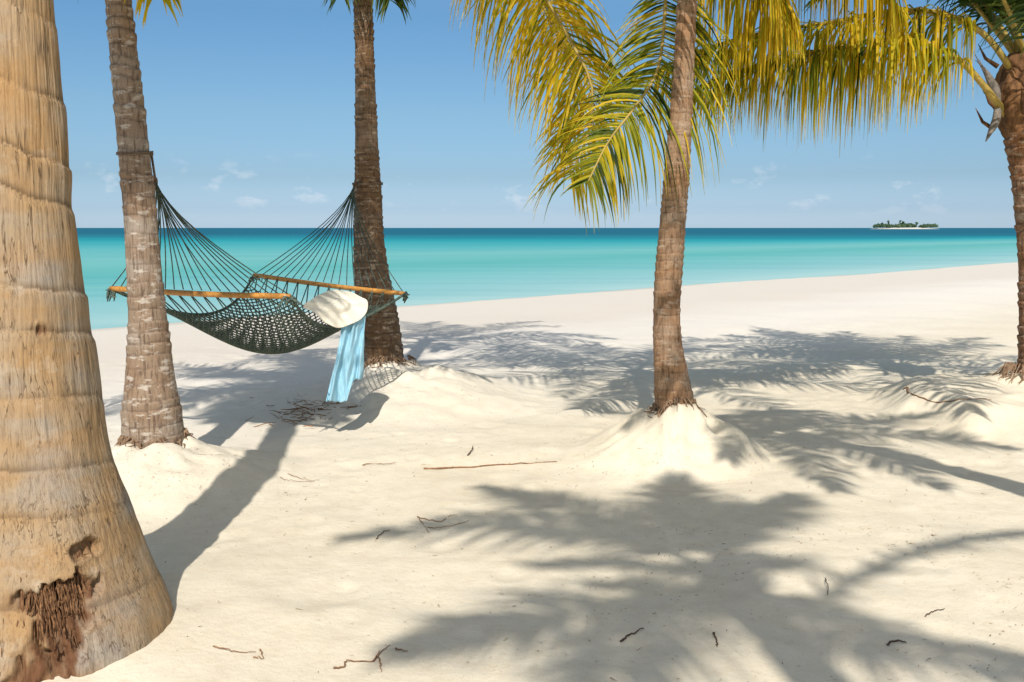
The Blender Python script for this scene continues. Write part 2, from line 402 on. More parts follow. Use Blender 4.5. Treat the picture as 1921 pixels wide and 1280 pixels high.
# ------------------------------------------------------------------ the far island
def build_island():
    r = np.random.default_rng(12)
    D = 1500.0; x0 = P(1632, 428, D)[0]; x1 = P(1762, 428, D)[0]; cx = (x0 + x1) / 2; L = (x1 - x0) / 2
    nu, nv = 60, 40
    u = np.linspace(-1.06, 1.06, nu)[None, :]; vv = np.linspace(-1.06, 1.06, nv)[:, None]
    q = 1 - u ** 2 - vv ** 2
    X = cx + u * L + 0 * vv; Y = D + vv * L * 0.55 + 0 * u
    Z = WATER_Z + np.clip(q, -0.2, 1) * 2.6 + 0.15 * vnoise(X * 0.2, Y * 0.2)
    sand = mat_plain('island_sand', (0.55, 0.5, 0.42), (0.7, 0.65, 0.55), 0.2)
    o = mesh_obj('island', np.stack([X, Y, Z], -1).reshape(-1, 3), grid_faces(nv, nu), sand)
    tag(o, kind='structure')
    gm = mat_leaf('island_leaf', [(0.0, (0.055, 0.10, 0.055)), (0.6, (0.10, 0.17, 0.085)), (1.0, (0.14, 0.20, 0.095))], 0.2)
    m = MB(); verts = []; faces = []; tint = []; n = 0
    def clump(c, rad, k, t):
        nonlocal n
        d = r.normal(size=(k, 3)); d /= np.linalg.norm(d, axis=1)[:, None]
        ctr = c + d * rad * r.uniform(0.4, 1, (k, 1)) * np.array((1, 1, 0.75))
        for q in ctr:
            a = r.normal(size=3); b = r.normal(size=3); s = r.uniform(0.5, 1.0)
            verts.extend([q - a * s * .6 - b * s * .6, q + a * s * .6 - b * s * .6, q + a * s * .6 + b * s * .6, q - a * s * .6 + b * s * .6])
            faces.append((n, n+1, n+2, n+3)); n += 4; tint.extend([np.clip(t + r.normal() * 0.2, 0, 1)] * 4)
    for i in range(150):
        uu = r.uniform(-0.93, 0.9); w_ = r.uniform(-0.5, 0.35)
        if uu * uu + w_ * w_ > 0.9: continue
        prof = 4.2 + 2.0 * math.exp(-((uu + 0.05) / 0.35) ** 2) + 1.2 * math.sin(uu * 9 + 1)
        h = max(2.4, prof + r.normal() * 0.8)
        base = np.array((cx + uu * L, D + w_ * L * 0.55, WATER_Z + 2.2))
        clump(base + (0, 0, h * 0.5), h * 0.52, 46, r.uniform(0.2, 0.8))
    for uu, h in ((-0.52, 10.5), (-0.18, 11.2), (-0.10, 9.6), (0.3, 8.2), (-0.7, 7.5)):
        base = np.array((cx + uu * L, D - 6, WATER_Z + 2.0))
        clump(base + (0, 0, h - 1.5), 1.9, 40, 0.4); clump(base + (0, 0, h * .6), 1.0, 14, 0.2)
    o = mesh_obj('island_wood', np.array(verts), np.array(faces), gm, attrs={'tint': tint})
    tag(o, kind='stuff'); o['label'] = 'low green wood covering the far island on the horizon'
build_island()

# ------------------------------------------------------------------ palms
LEAF = mat_leaf('palm_leaf', [(0.0, (0.028, 0.050, 0.008)), (0.25, (0.13, 0.17, 0.012)), (0.5, (0.42, 0.38, 0.014)), (0.75, (0.74, 0.49, 0.014)), (1.0, (0.82, 0.60, 0.06))])
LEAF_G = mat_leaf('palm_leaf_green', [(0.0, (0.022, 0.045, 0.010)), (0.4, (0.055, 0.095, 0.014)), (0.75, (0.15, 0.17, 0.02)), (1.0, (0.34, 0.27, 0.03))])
RACHIS = mat_plain('frond_rachis', (0.30, 0.22, 0.05), (0.46, 0.32, 0.08), 12, 0.55, 0.2)
DRY = mat_plain('dry_spathe', (0.10, 0.085, 0.07), (0.25, 0.21, 0.17), 20, 0.85, 0.4)
ROT = mat_plain('rotted_fibre', (0.07, 0.03, 0.014), (0.30, 0.155, 0.07), 30, 0.9, 0.5, 0.003, (3, 3, 0.6))
ROOTS = mat_plain('fine_roots', (0.16, 0.09, 0.05), (0.34, 0.23, 0.14), 40, 0.9, 0.5, 0.003)
COIR = mat_plain('coir_sheath', (0.07, 0.032, 0.014), (0.24, 0.12, 0.05), 22, 0.9, 0.8, 0.01, (1, 1, 0.25))

def trunk(root, pts, rad, mat, nl, na, ring, amp, seed, lump=0.02, tilt=0.01, rots=(), fibre_amp=0.0, irregular=0.35, crw=0.16):
    """pts: centre line (bottom to top), rad: radii at the same points"""
    r = np.random.default_rng(seed)
    pr = np.hstack((np.asarray(pts, float), np.asarray(rad, float)[:, None]))
    c = arclen_resample(catmull(pr, 400), nl)
    s = np.concatenate(([0], np.cumsum(np.linalg.norm(np.diff(c[:, :3], axis=0), axis=1))))
    th = np.linspace(0, 2 * np.pi, na, endpoint=False)
    TH, S = np.meshgrid(th, s)
    bs = [0.0]
    while bs[-1] < s[-1] + ring: bs.append(bs[-1] + ring * r.uniform(1 - irregular, 1 + irregular))
    bs = np.array(bs); ph = r.uniform(0, 6.28, len(bs))
    # warped ring coordinate
    Sw = S + tilt * np.sin(TH + 3 * vnoise(S * 0.8, 0, 0, seed)) + tilt * 0.6 * vnoise(np.cos(TH) * 1.5 + 7, np.sin(TH) * 1.5, S * 2.2, seed + 1)
    idx = np.clip(np.searchsorted(bs, Sw.ravel()).reshape(S.shape), 1, len(bs) - 1)
    lo = bs[idx - 1]; hi = bs[idx]; f = np.clip((Sw - lo) / (hi - lo), 0, 1)
    str_ = 0.55 + 0.45 * np.sin(ph[idx] * 7)                      # some scars stand out more
    prof = (smooth(0.0, 0.85, f) - smooth(0.90, 1.0, f)) * str_
    cr = np.exp(-(f * (hi - lo) / (crw * ring)) ** 2) * (0.5 + 0.5 * str_)
    cr = cr * np.clip(0.75 + 0.7 * vnoise(np.cos(TH) * 3, np.sin(TH) * 3, S * 9, seed + 5), 0, 1)
    R = c[:, 3][:, None] + amp * (prof - 0.5)
    cx, sx = np.cos(TH), np.sin(TH)
    R = R + lump * c[:, 3][:, None] / 0.15 * 0.5 * fbm(cx * 1.3, sx * 1.3, S * 1.7, seed + 2, 4)
    if fibre_amp: R = R + fibre_amp * fbm(TH * 34, S * 2.0, 0, seed + 3, 3) + fibre_amp * 0.8 * fbm(cx * 5, sx * 5, S * 7, seed + 4, 3)
    rot = np.zeros_like(R)
    for (a0, s0, wa, hs, dep) in rots:
        da = (TH - a0 + np.pi) % (2 * np.pi) - np.pi
        q = (da / wa) ** 2 + ((S - s0) / hs) ** 2
        q = q + 0.75 * fbm(TH * 6, S * 9, 0, seed + 8, 3) + 0.45 * vnoise(TH * 26, S * 6, 0, seed + 9)
        k = smooth(1.0, 0.25, q); rim = smooth(1.7, 1.0, q) * (1 - k)
        strand = fbm(TH * 17 + 0.8 * np.sin(S * 21), S * 4.5, 0, seed + 10, 4, 0.65)
        R = R - dep * k * (0.9 + 0.8 * strand) + 0.003 * rim * (1 + strand)
        rot = np.maximum(rot, np.clip(k * (0.85 - 0.45 * strand), 0, 1))
        rot = np.maximum(rot, rim * 0.25 * np.clip(0.8 - strand, 0, 1))
    V = np.stack([c[:, 0][:, None] + R * cx, c[:, 1][:, None] + R * sx, c[:, 2][:, None] + 0 * R], -1).reshape(-1, 3)
    Fc = grid_faces(nl, na, True)
    top = len(V); V = np.vstack((V, c[-1, :3]))
    j = np.arange(na); Fc = np.vstack((Fc, np.stack([j + (nl-1)*na, (j+1) % na + (nl-1)*na, np.full(na, top), np.full(na, top)], 1)))
    Fc = [tuple(dict.fromkeys(q)) for q in Fc.tolist()] if False else Fc
    fcs = Fc[:-na]; cap = [(int(a), int(b), top) for a, b in Fc[-na:, :2]]
    crf = np.append(np.clip(cr, 0, 1).ravel(), 0); rtf = np.append(rot.ravel(), 0)
    return mesh_obj('trunk', V, [tuple(q) for q in fcs.tolist()] + cap, mat, root, root.location, True, {'crease': crf, 'rot': rtf})

def leaflets(rach, n, Lmax, width, r, droop, spread=0.95, fwd=0.45, lift=0.25, t0=0.16, tint=(0.5, 0.16), S0=None, side_droop=1.0, side_len=1.0, K=6, jitter=0.12, lenpow=0.8, tip=0.45):
    """geometry of the leaflets: list of (verts, tint) with 3 verts per section"""
    m = 60; c = arclen_resample(catmull(rach, 200), m)
    T = np.gradient(c, axis=0); T /= np.linalg.norm(T, axis=1)[:, None]
    a = np.asarray(S0, float) if S0 is not None else np.cross(T[8], (0, 0, 1.0))
    Sd = np.empty_like(c)
    for k in range(m):
        a = a - T[k] * np.dot(a, T[k]); a /= np.linalg.norm(a); Sd[k] = a
    Nn = np.cross(Sd, T)
    L = np.linalg.norm(np.diff(c, axis=0), axis=1).sum()
    res = []
    for k in range(n):
        t = t0 + (1 - t0) * (k + r.uniform(-0.3, 0.3)) / (n - 1); t = min(max(t, t0), 0.999)
        x = t * (m - 1); i = min(int(x), m - 2); f = x - i
        p = c[i] * (1-f) + c[i+1] * f; Tt, St, Nt = T[i], Sd[i], Nn[i]
        tt = (t - t0) / (1 - t0)
        prof = (0.50 + 0.50 * math.sin(math.pi * min(1, tt ** lenpow + 0.06))) * (1 - tip * tt ** 4)
        for sg in (-1, 1):
            if r.random() < 0.03: continue
            ll = Lmax * prof * (r.uniform(0.84, 1.14) if r.random() < 0.65 else r.uniform(0.5, 0.9)) * (side_len if sg < 0 else 1.0)
            d = sg * St * spread + Tt * (fwd + 0.6 * tt ** 2) + Nt * (lift + r.normal() * 0.1) + r.normal(size=3) * jitter
            d /= np.linalg.norm(d)
            dr = droop * r.uniform(0.55, 1.5) * (side_droop if sg > 0 else 1.0)
            pts = [p]; ds = ll / K; dd = d
            dirs = [d]
            for q in range(K):
                pts.append(pts[-1] + dd * ds)
                dd = dd + np.array((0, 0, -1.0)) * dr * ds * (0.6 + 0.8 * q / K); dd /= np.linalg.norm(dd); dirs.append(dd)
            pts = np.array(pts); dirs = np.array(dirs)
            ref = Nt + 0.5 * r.normal(size=3)
            wv = np.cross(dirs, ref); wv /= np.linalg.norm(wv, axis=1)[:, None] + 1e-9
            nv = np.cross(wv, dirs)
            u = np.linspace(0, 1, K + 1)
            ww = width * r.uniform(0.8, 1.15) * 0.5 * np.clip(np.minimum(0.35 + 2.2 * u, 1.0) * (1 - u ** 1.5) ** 1.15, 0, 1) + 0.0009
            fold = 0.55
            v = np.stack([pts - wv * ww[:, None] + nv * (ww * fold)[:, None], pts, pts + wv * ww[:, None] + nv * (ww * fold)[:, None]], 1).reshape(-1, 3)
            tn = np.clip(tint[0] + r.normal() * tint[1] - (0.30 if r.random() < 0.13 else 0.0) + 0.10 * (u[:, None] ** 3) * 2, 0, 1)
            res.append((v, np.repeat(tn, 3) if tn.ndim == 1 else np.repeat(tn.ravel(), 3)))
    return c, res
def leaf_faces(K=6): return grid_faces(K + 1, 3)

def frond(root, rach, r, n=60, Lmax=0.75, width=0.042, droop=2.2, mat=None, split=0, check=None, rr=(0.024, 0.006), **kw):
    mat = mat or LEAF
    c, res = leaflets(np.asarray(rach, float), n, Lmax, width, r, droop, **kw)
    if check is not None:
        allp = np.vstack([v[::3] for v, _ in res] + [c])
        px, py, ok = project(allp)
        if check(px[ok], py[ok]): return None
    t = np.linspace(0, 1, 30); cc = arclen_resample(c, 30)
    v, f = tube(cc, rr[0] + (rr[1] - rr[0]) * t ** 0.7, 6, False)
    fr = mesh_obj('frond', v, f, RACHIS, root, root.location)
    K = 6; lf = leaf_faces(K); nv = (K + 1) * 3
    ind = min(split, len(res))
    if ind and ind < len(res):
        order = list(range(len(res))); order.sort(key=lambda k: k % 7)   # spread the singled-out ones along the frond
        pick = set(order[:ind])
    else: pick = set(range(ind))
    for k in sorted(pick):
        v, tn = res[k]; mesh_obj('leaflet', v, lf, mat, fr, root.location, True, {'tint': tn})
    rest = [res[k] for k in range(len(res)) if k not in pick]
    if rest:
        V = np.vstack([a for a, _ in rest]); Tn = np.concatenate([b for _, b in rest])
        FF = (lf[None] + (np.arange(len(rest)) * nv)[:, None, None]).reshape(-1, 4)
        tag(mesh_obj('leaflet_mass', V, FF, mat, fr, root.location, True, {'tint': Tn}), kind='stuff')
    return fr
def arc(c, az, el, L, bend, n=12, side=0.0):
    """rachis that leaves the crown at elevation el and bends over under its weight"""
    pts = [np.asarray(c, float)]; e = math.radians(el); a = az
    for k in range(n):
        d = np.array((math.cos(e) * math.cos(a), math.cos(e) * math.sin(a), math.sin(e)))
        pts.append(pts[-1] + d * L / n)
        e -= math.radians(bend) / n * (0.4 + 1.2 * k / n); a += side / n
    return np.array(pts)
def crown(root, c, seed, count, L, els=(75, -15), bend=75, check=None, mat=None, az0=0.0, skip=None, tint=(0.45, 0.16), **kw):
    r = np.random.default_rng(seed)
    made = 0
    for k in range(count):
        az = az0 + k * 2.39996 + r.normal() * 0.12
        el = els[0] + (els[1] - els[0]) * (k / max(1, count - 1)) + r.normal() * 5
        if skip and skip(az % (2 * math.pi), el): continue
        base = np.asarray(c, float) + np.array((math.cos(az), math.sin(az), 0)) * 0.05 + (0, 0, 0.12 * (1 - k / count))
        for tr in range(5):
            Lk = L * r.uniform(0.85, 1.1) * (1 - 0.06 * tr)
            pts = arc(base, az, min(86, el + tr * 14), Lk, bend * r.uniform(0.8, 1.2) * (1 - 0.12 * tr), side=r.normal() * 0.3)
            if frond(root, pts, r, check=check, mat=mat, tint=tint, **kw): made += 1; break
    return made
def shaft(root, c, rad, h, seed):
    """fibrous crown shaft the fronds come out of"""
    r = np.random.default_rng(seed); m = MB()
    u = np.linspace(0, 1, 30); th = np.linspace(0, 2*np.pi, 56, endpoint=False)
    prof = rad * (0.62 + 0.75 * np.sin(np.pi * u * 0.92) ** 0.8 - 0.05 * u)
    R = prof[:, None] * (1 + 0.20 * fbm(np.cos(th)[None] * 2.5 + 3, np.sin(th)[None] * 2.5, u[:, None] * 4, seed, 4))
    V = np.stack([c[0] + R * np.cos(th), c[1] + R * np.sin(th), c[2] - h * 0.6 + h * u[:, None] + 0 * R], -1).reshape(-1, 3)
    m.add(V, grid_faces(30, 56, True))
    for k in range(9):                                              # torn sheath edges
        a = r.uniform(0, 6.28); z = c[2] + h * r.uniform(-0.45, 0.3); q = np.array((math.cos(a), math.sin(a), 0))
        b = np.array((c[0], c[1], z)) + q * rad * 1.25
        m.tube(np.array([b, b + q * rad * 0.5 + (0, 0, h * 0.10), b + q * rad * 0.8 + (0, 0, h * 0.26)]), np.array((0.022, 0.014, 0.003)), 5)
    return m.build('crown_shaft', COIR, root, root.location)

def root_fringe(root, c, r0, seed, n, Ls, drop):
    """fine exposed roots round the foot of a trunk, running down into the sand"""
    m = MB(); r = np.random.default_rng(seed)
    for k in range(n):
        a = r.uniform(0, 6.28); L_ = r.uniform(*Ls); q = []
        for t in np.linspace(0, 1, 5):
            x, y = c[0] + math.cos(a) * (r0 + L_ * t), c[1] + math.sin(a) * (r0 + L_ * t)
            q.append((x + r.normal() * 0.008, y + r.normal() * 0.008, float(ground_z(x, y)) + drop * (1 - t) ** 2 - 0.012 * t + 0.004))
            a += r.normal() * 0.08
        m.tube(np.array(q), np.linspace(0.007, 0.0025, 5), 4)
    tag(m.build('root_fringe', ROOTS, root, root.location), kind='stuff')
def none_in_frame(px, py): return bool(np.any((px > -30) & (px < 1950) & (py > -20) & (py < 1300)))
def below(lim, x0=-1e9, x1=1e9):
    return lambda px, py: bool(np.sum((px > max(-20, x0)) & (px < min(1941, x1)) & (py > lim) & (py < 1290)) > 2)

BARK1 = mat_bark('bark_tan_smooth', (0.37, 0.262, 0.155), (0.385, 0.225, 0.095), (0.33, 0.275, 0.215), (0.085, 0.05, 0.025), (0.54, 0.45, 0.34), 0.25, 95, 2.6, 0.5, 0.75, 0.34, 1.0, (7, 7, 9))
BARK2 = mat_bark('bark_grey_ringed', (0.30, 0.215, 0.145), (0.26, 0.165, 0.10), (0.33, 0.265, 0.205), (0.075, 0.045, 0.03), (0.54, 0.465, 0.385), 0.75, 60, 6, 0.6, 0.75)
BARK3 = mat_bark('bark_brown_ringed', (0.20, 0.125, 0.075), (0.17, 0.095, 0.045), (0.235, 0.175, 0.12), (0.05, 0.027, 0.016), (0.52, 0.42, 0.31), 0.55, 60, 9, 0.9, 0.85)
BARK4 = mat_bark('bark_copper', (0.34, 0.205, 0.115), (0.30, 0.16, 0.075), (0.37, 0.27, 0.185), (0.09, 0.045, 0.022), (0.56, 0.45, 0.33), 0.45, 60, 7, 0.8, 0.7)
BARK5 = mat_bark('bark_red_brown', (0.30, 0.15, 0.075), (0.28, 0.125, 0.05), (0.32, 0.22, 0.15), (0.07, 0.03, 0.015), (0.55, 0.44, 0.33), 0.5, 60, 8, 0.9, 0.75)
PG = 'coconut palms along the beach'

# --- palm 1: big trunk in the left foreground
def palm1():
    d = B1[1]
    root = empty('palm_tree', (B1[0], B1[1], 0.0))
    tag(root, 'thick tan palm trunk with rot holes and a flared foot at the left edge', 'palm tree', PG)
    rows = [(ey, ex - hw, ex) for ey, ex, hw in ((1330, 350, 268), (1230, 332, 250), (1150, 308, 232), (1050, 268, 202), (960, 236, 178), (880, 208, 158), (800, 190, 144), (640, 166, 120), (500, 144, 101), (385, 126, 88), (240, 115, 79), (100, 102, 71), (0, 95, 66), (-150, 85, 62))]
    pts = []; rad = []
    pts.append((B1[0], d, -0.35)); rad.append(0.56)
    for y, cx, ex in rows:
        p = P(cx, y, d); pts.append(p); rad.append((P(ex, y, d) - p)[0])
    for z, x, r_ in ((3.6, -1.98, 0.12), (4.8, -2.16, 0.115), (6.3, -2.36, 0.11)): pts.append((x, d + 0.05, z)); rad.append(r_)
    # arc positions of the rot holes are measured up from the buried foot
    a_front = -math.pi / 2
    L0 = 0.35
    trunk(root, pts, rad, BARK1, 820, 320, 0.27, 0.009, 3, 0.016, 0.05,
          rots=[(a_front + 0.62, L0 + 0.40, 0.38, 0.055, 0.034), (a_front + 0.66, L0 + 0.30, 0.22, 0.15, 0.045), (a_front + 0.44, L0 + 0.10, 0.24, 0.15, 0.026), (a_front + 0.93, L0 + 0.54, 0.19, 0.034, 0.020), (a_front + 0.70, L0 + 1.33, 0.15, 0.036, 0.018)], fibre_amp=0.0018, irregular=0.55, crw=0.07)
    # splinters of rotted fibre standing in the holes
    m = MB(); r = np.random.default_rng(91)
    zc_ = lambda z: np.interp(z, [p[2] for p in pts], range(len(pts)))
    for k in range(230):
        which = r.random()
        if which < 0.75: th, z, L_ = a_front + 0.60 + r.normal() * 0.13, 0.32 + r.normal() * 0.07, r.uniform(0.05, 0.17)
        elif which < 0.9: th, z, L_ = a_front + 0.93 + r.normal() * 0.06, 0.54 + r.normal() * 0.012, r.uniform(0.02, 0.06)
        else: th, z, L_ = a_front + 0.70 + r.normal() * 0.05, 1.33 + r.normal() * 0.012, r.uniform(0.02, 0.05)
        q = []
        for t in (-0.5, -0.15, 0.2, 0.5):
            zz = z + L_ * t; f = zc_(zz); i0 = int(f); g_ = f - i0
            cc = np.array(pts[i0]) * (1 - g_) + np.array(pts[i0 + 1]) * g_; R_ = rad[i0] * (1 - g_) + rad[i0 + 1] * g_
            R_ += -0.022 + 0.022 * (2 * abs(t)) ** 2 + r.normal() * 0.004 - 0.004
            q.append((cc[0] + R_ * math.cos(th), cc[1] + R_ * math.sin(th), zz)); th += r.normal() * 0.012
        m.tube(np.array(q), np.array((0.0015, 0.0045, 0.004, 0.001)) * r.uniform(0.6, 1.4), 4)
    tag(m.build('rotted_fibre', ROT, root, root.location), kind='stuff')
    c = (-2.36, d + 0.05, 6.35); shaft(root, c, 0.15, 0.7, 1)
    r = np.random.default_rng(13)
    for az, el, L_, b_ in ((-93, -8, 1.3, 60), (-98, 8, 1.5, 80), (-88, 30, 1.7, 110), (-112, 12, 1.4, 90), (-105, 25, 1.9, 115), (-80, 10, 1.6, 95), (-95, 40, 1.8, 130), (110, 15, 1.7, 100), (80, 0, 1.4, 80), (95, 35, 1.8, 120)):
        frond(root, arc(c, math.radians(az), el, L_, b_), r, n=76, Lmax=0.75, width=0.055, droop=3.0, check=none_in_frame)
    crown(root, c, 11, 15, 2.4, (78, 5), 70, none_in_frame, skip=lambda az, el: el < 50 and (az < 1.1 or az > 5.2), n=48, Lmax=0.65, width=0.05)
palm1()

# --- palm 2: grey trunk the near end of the hammock hangs from
def palm2():
    d = B2[1]; g = float(ground_z(B2[0], B2[1]))
    root = empty('palm_tree', (B2[0], B2[1], g))
    tag(root, 'slender grey ringed palm with pale lichen patches holding the near end of the hammock', 'palm tree', PG)
    rows = [(860, 288, 120), (815, 288, 112), (760, 285, 102), (700, 282, 88), (620, 278, 75), (540, 272, 66), (450, 266, 62), (380, 261, 60), (290, 252, 57), (200, 243, 54), (100, 232, 51), (0, 222, 47), (-120, 211, 44), (-230, 204, 41)]
    pts = [P(cx, y, d) for y, cx, w_ in rows]; rad = [(P(cx + w_ / 2, y, d) - P(cx, y, d))[0] for y, cx, w_ in rows]
    pts[0][2] -= 0.2
    root_fringe(root, B2, 0.195, 41, 70, (0.02, 0.09), 0.04)
    trunk(root, pts, rad, BARK2, 520, 72, 0.085, 0.010, 7, 0.016, 0.012)
    c = pts[-1]; shaft(root, c, 0.09, 0.55, 2)
    r = np.random.default_rng(5)
    # two old fronds whose leaflets hang into the top of the picture
    frond(root, [c, P(235, -240, 6.4), P(258, -170, 6.3), P(276, -90, 6.2), P(292, -20, 6.2)], r, n=64, tip=-0.2, Lmax=0.46, width=0.036, droop=6, tint=(0.66, 0.12), jitter=0.2, lift=0)
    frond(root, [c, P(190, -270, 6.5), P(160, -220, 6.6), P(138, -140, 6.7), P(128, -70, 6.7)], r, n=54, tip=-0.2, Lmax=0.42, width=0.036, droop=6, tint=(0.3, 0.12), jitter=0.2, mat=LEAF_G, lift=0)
    for az, el, L_, b_ in ((-8, 52, 2.1, 60), (12, 72, 2.4, 60), (4, 35, 1.9, 45)): frond(root, arc(c, math.radians(az), el, L_, b_), r, n=56, Lmax=0.6, width=0.05, droop=3, check=below(30))
    crown(root, c, 22, 14, 2.6, (78, 5), 70, below(30), n=46, Lmax=0.65, width=0.045)
palm2()

# --- palm 3: darker trunk behind the hat
def palm3():
    d = B3[1]; g = float(ground_z(B3[0], B3[1]))
    root = empty('palm_tree', (B3[0], B3[1], g))
    tag(root, 'dark brown palm trunk behind the sun hat holding the far end of the hammock', 'palm tree', PG)
    rows = [(760, 722, 110), (712, 722, 92), (690, 720, 84), (640, 714, 78), (580, 706, 72), (520, 698, 66), (440, 692, 56), (360, 690, 52), (300, 688, 46), (200, 686, 41), (100, 684, 38), (0, 681, 35), (-90, 680, 33)]
    pts = [P(cx, y, d) for y, cx, w_ in rows]; rad = [(P(cx + w_ / 2, y, d) - P(cx, y, d))[0] for y, cx, w_ in rows]
    pts[0][2] -= 0.15
    root_fringe(root, B3, 0.25, 42, 90, (0.02, 0.14), 0.06)
    trunk(root, pts, rad, BARK3, 560, 64, 0.062, 0.012, 9, 0.018, 0.010)
    c = pts[-1]; shaft(root, c, 0.085, 0.55, 3)
    r = np.random.default_rng(7)
    # the gold frond that arches to the right and tips over beside the middle palm
    frond(root, [c, P(760, -190, 9.6), P(860, -215, 9.2), P(950, -120, 8.9), P(1020, -10, 8.7), P(1075, 85, 8.6), P(1110, 160, 8.55), P(1106, 240, 8.55), P(1072, 330, 8.55)], r, n=165, Lmax=1.05, width=0.027, droop=2.6,
          split=190, tint=(0.70, 0.16), S0=(0.55, -0.75, 0.25), spread=0.62, fwd=0.1, lift=-0.55, t0=0.34, rr=(0.03, 0.008), side_droop=1.3, tip=-0.1)
    frond(root, [c, P(750, -200, 9.9), P(840, -225, 9.7), P(920, -150, 9.5), P(985, -50, 9.4), P(1035, 45, 9.3), P(1070, 130, 9.25), P(1078, 200, 9.25), P(1058, 280, 9.25)], r, n=120, Lmax=0.85, width=0.028, droop=2.4,
          tint=(0.74, 0.15), S0=(0.55, -0.75, 0.25), spread=0.62, fwd=0.1, lift=-0.5, t0=0.34, rr=(0.028, 0.008), side_droop=1.3, tip=0.0)
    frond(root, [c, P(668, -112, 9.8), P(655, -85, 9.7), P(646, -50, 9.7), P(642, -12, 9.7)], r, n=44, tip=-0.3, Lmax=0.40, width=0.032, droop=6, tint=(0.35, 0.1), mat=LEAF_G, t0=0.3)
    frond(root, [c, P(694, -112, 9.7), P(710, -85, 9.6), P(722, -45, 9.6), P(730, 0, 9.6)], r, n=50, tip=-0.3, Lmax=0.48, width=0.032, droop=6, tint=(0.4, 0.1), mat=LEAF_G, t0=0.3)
    crown(root, c, 33, 15, 3.0, (78, 0), 75, below(30), n=46, Lmax=0.7, width=0.045)
palm3()

# --- palm 4: slim trunk right of the middle
def palm4():
    d = B4[1]; g = float(ground_z(B4[0], B4[1]))
    root = empty('palm_tree', (B4[0], B4[1], g))
    tag(root, 'slim copper brown palm on a fluted sand mound right of the middle', 'palm tree', PG)
    rows = [(840, 1268, 96), (782, 1266, 78), (740, 1262, 72), (690, 1257, 62), (640, 1252, 56), (580, 1251, 53), (500, 1255, 52), (430, 1260, 50), (340, 1268, 47), (250, 1275, 44), (130, 1283, 40), (0, 1289, 38), (-150, 1296, 35), (-300, 1302, 34)]
    pts = [P(cx, y, d) for y, cx, w_ in rows]; rad = [(P(cx + w_ / 2, y, d) - P(cx, y, d))[0] for y, cx, w_ in rows]
    pts[0][2] -= 0.2
    root_fringe(root, B4, 0.145, 43, 60, (0.02, 0.10), 0.04)
    trunk(root, pts, rad, BARK4, 560, 72, 0.055, 0.007, 15, 0.022, 0.010)
    c = pts[-1]; shaft(root, c, 0.085, 0.6, 4)
    r = np.random.default_rng(17)
    # old frond hanging down to the left of the trunk
    frond(root, [c, P(1272, -270, 7.1), P(1250, -140, 7.2), P(1248, 10, 7.2), P(1234, 130, 7.1), P(1192, 200, 7.0), P(1142, 265, 6.95), P(1104, 340, 6.9)], r, n=124, Lmax=0.88, width=0.021, droop=2.4,
          split=150, tint=(0.38, 0.18), S0=(0.75, 0.15, -0.65), spread=0.85, fwd=0.30, lift=-0.1, t0=0.40, side_droop=1.6, side_len=0.62, jitter=0.08, tip=0.1)
    # fronds to the right, their gold leaflets hang like a curtain
    frond(root, [c, P(1340, -300, 7.1), P(1420, -260, 7.2), P(1500, -190, 7.3), P(1580, -110, 7.3), P(1640, -50, 7.3), P(1680, 20, 7.3)], r, n=160, Lmax=0.95, width=0.025, droop=11,
          split=70, tint=(0.68, 0.13), t0=0.15, lift=-0.2, spread=0.7, jitter=0.18)
    frond(root, [c, P(1322, -230, 7.2), P(1360, -150, 7.3), P(1400, -80, 7.3), P(1440, -10, 7.3), P(1480, 60, 7.3)], r, n=150, Lmax=0.95, width=0.025, droop=11,
          split=70, tint=(0.64, 0.15), t0=0.18, lift=-0.2, spread=0.7, jitter=0.18)
    frond(root, [c, P(1290, -230, 6.6), P(1285, -170, 6.4), P(1265, -110, 6.3), P(1240, -60, 6.2)], r, n=50, Lmax=0.52, width=0.032, droop=3, tint=(0.45, 0.15), jitter=0.12, lift=-0.2)
    crown(root, c, 44, 14, 2.9, (80, 5), 75, below(10), n=46, Lmax=0.7, width=0.045)
palm4()

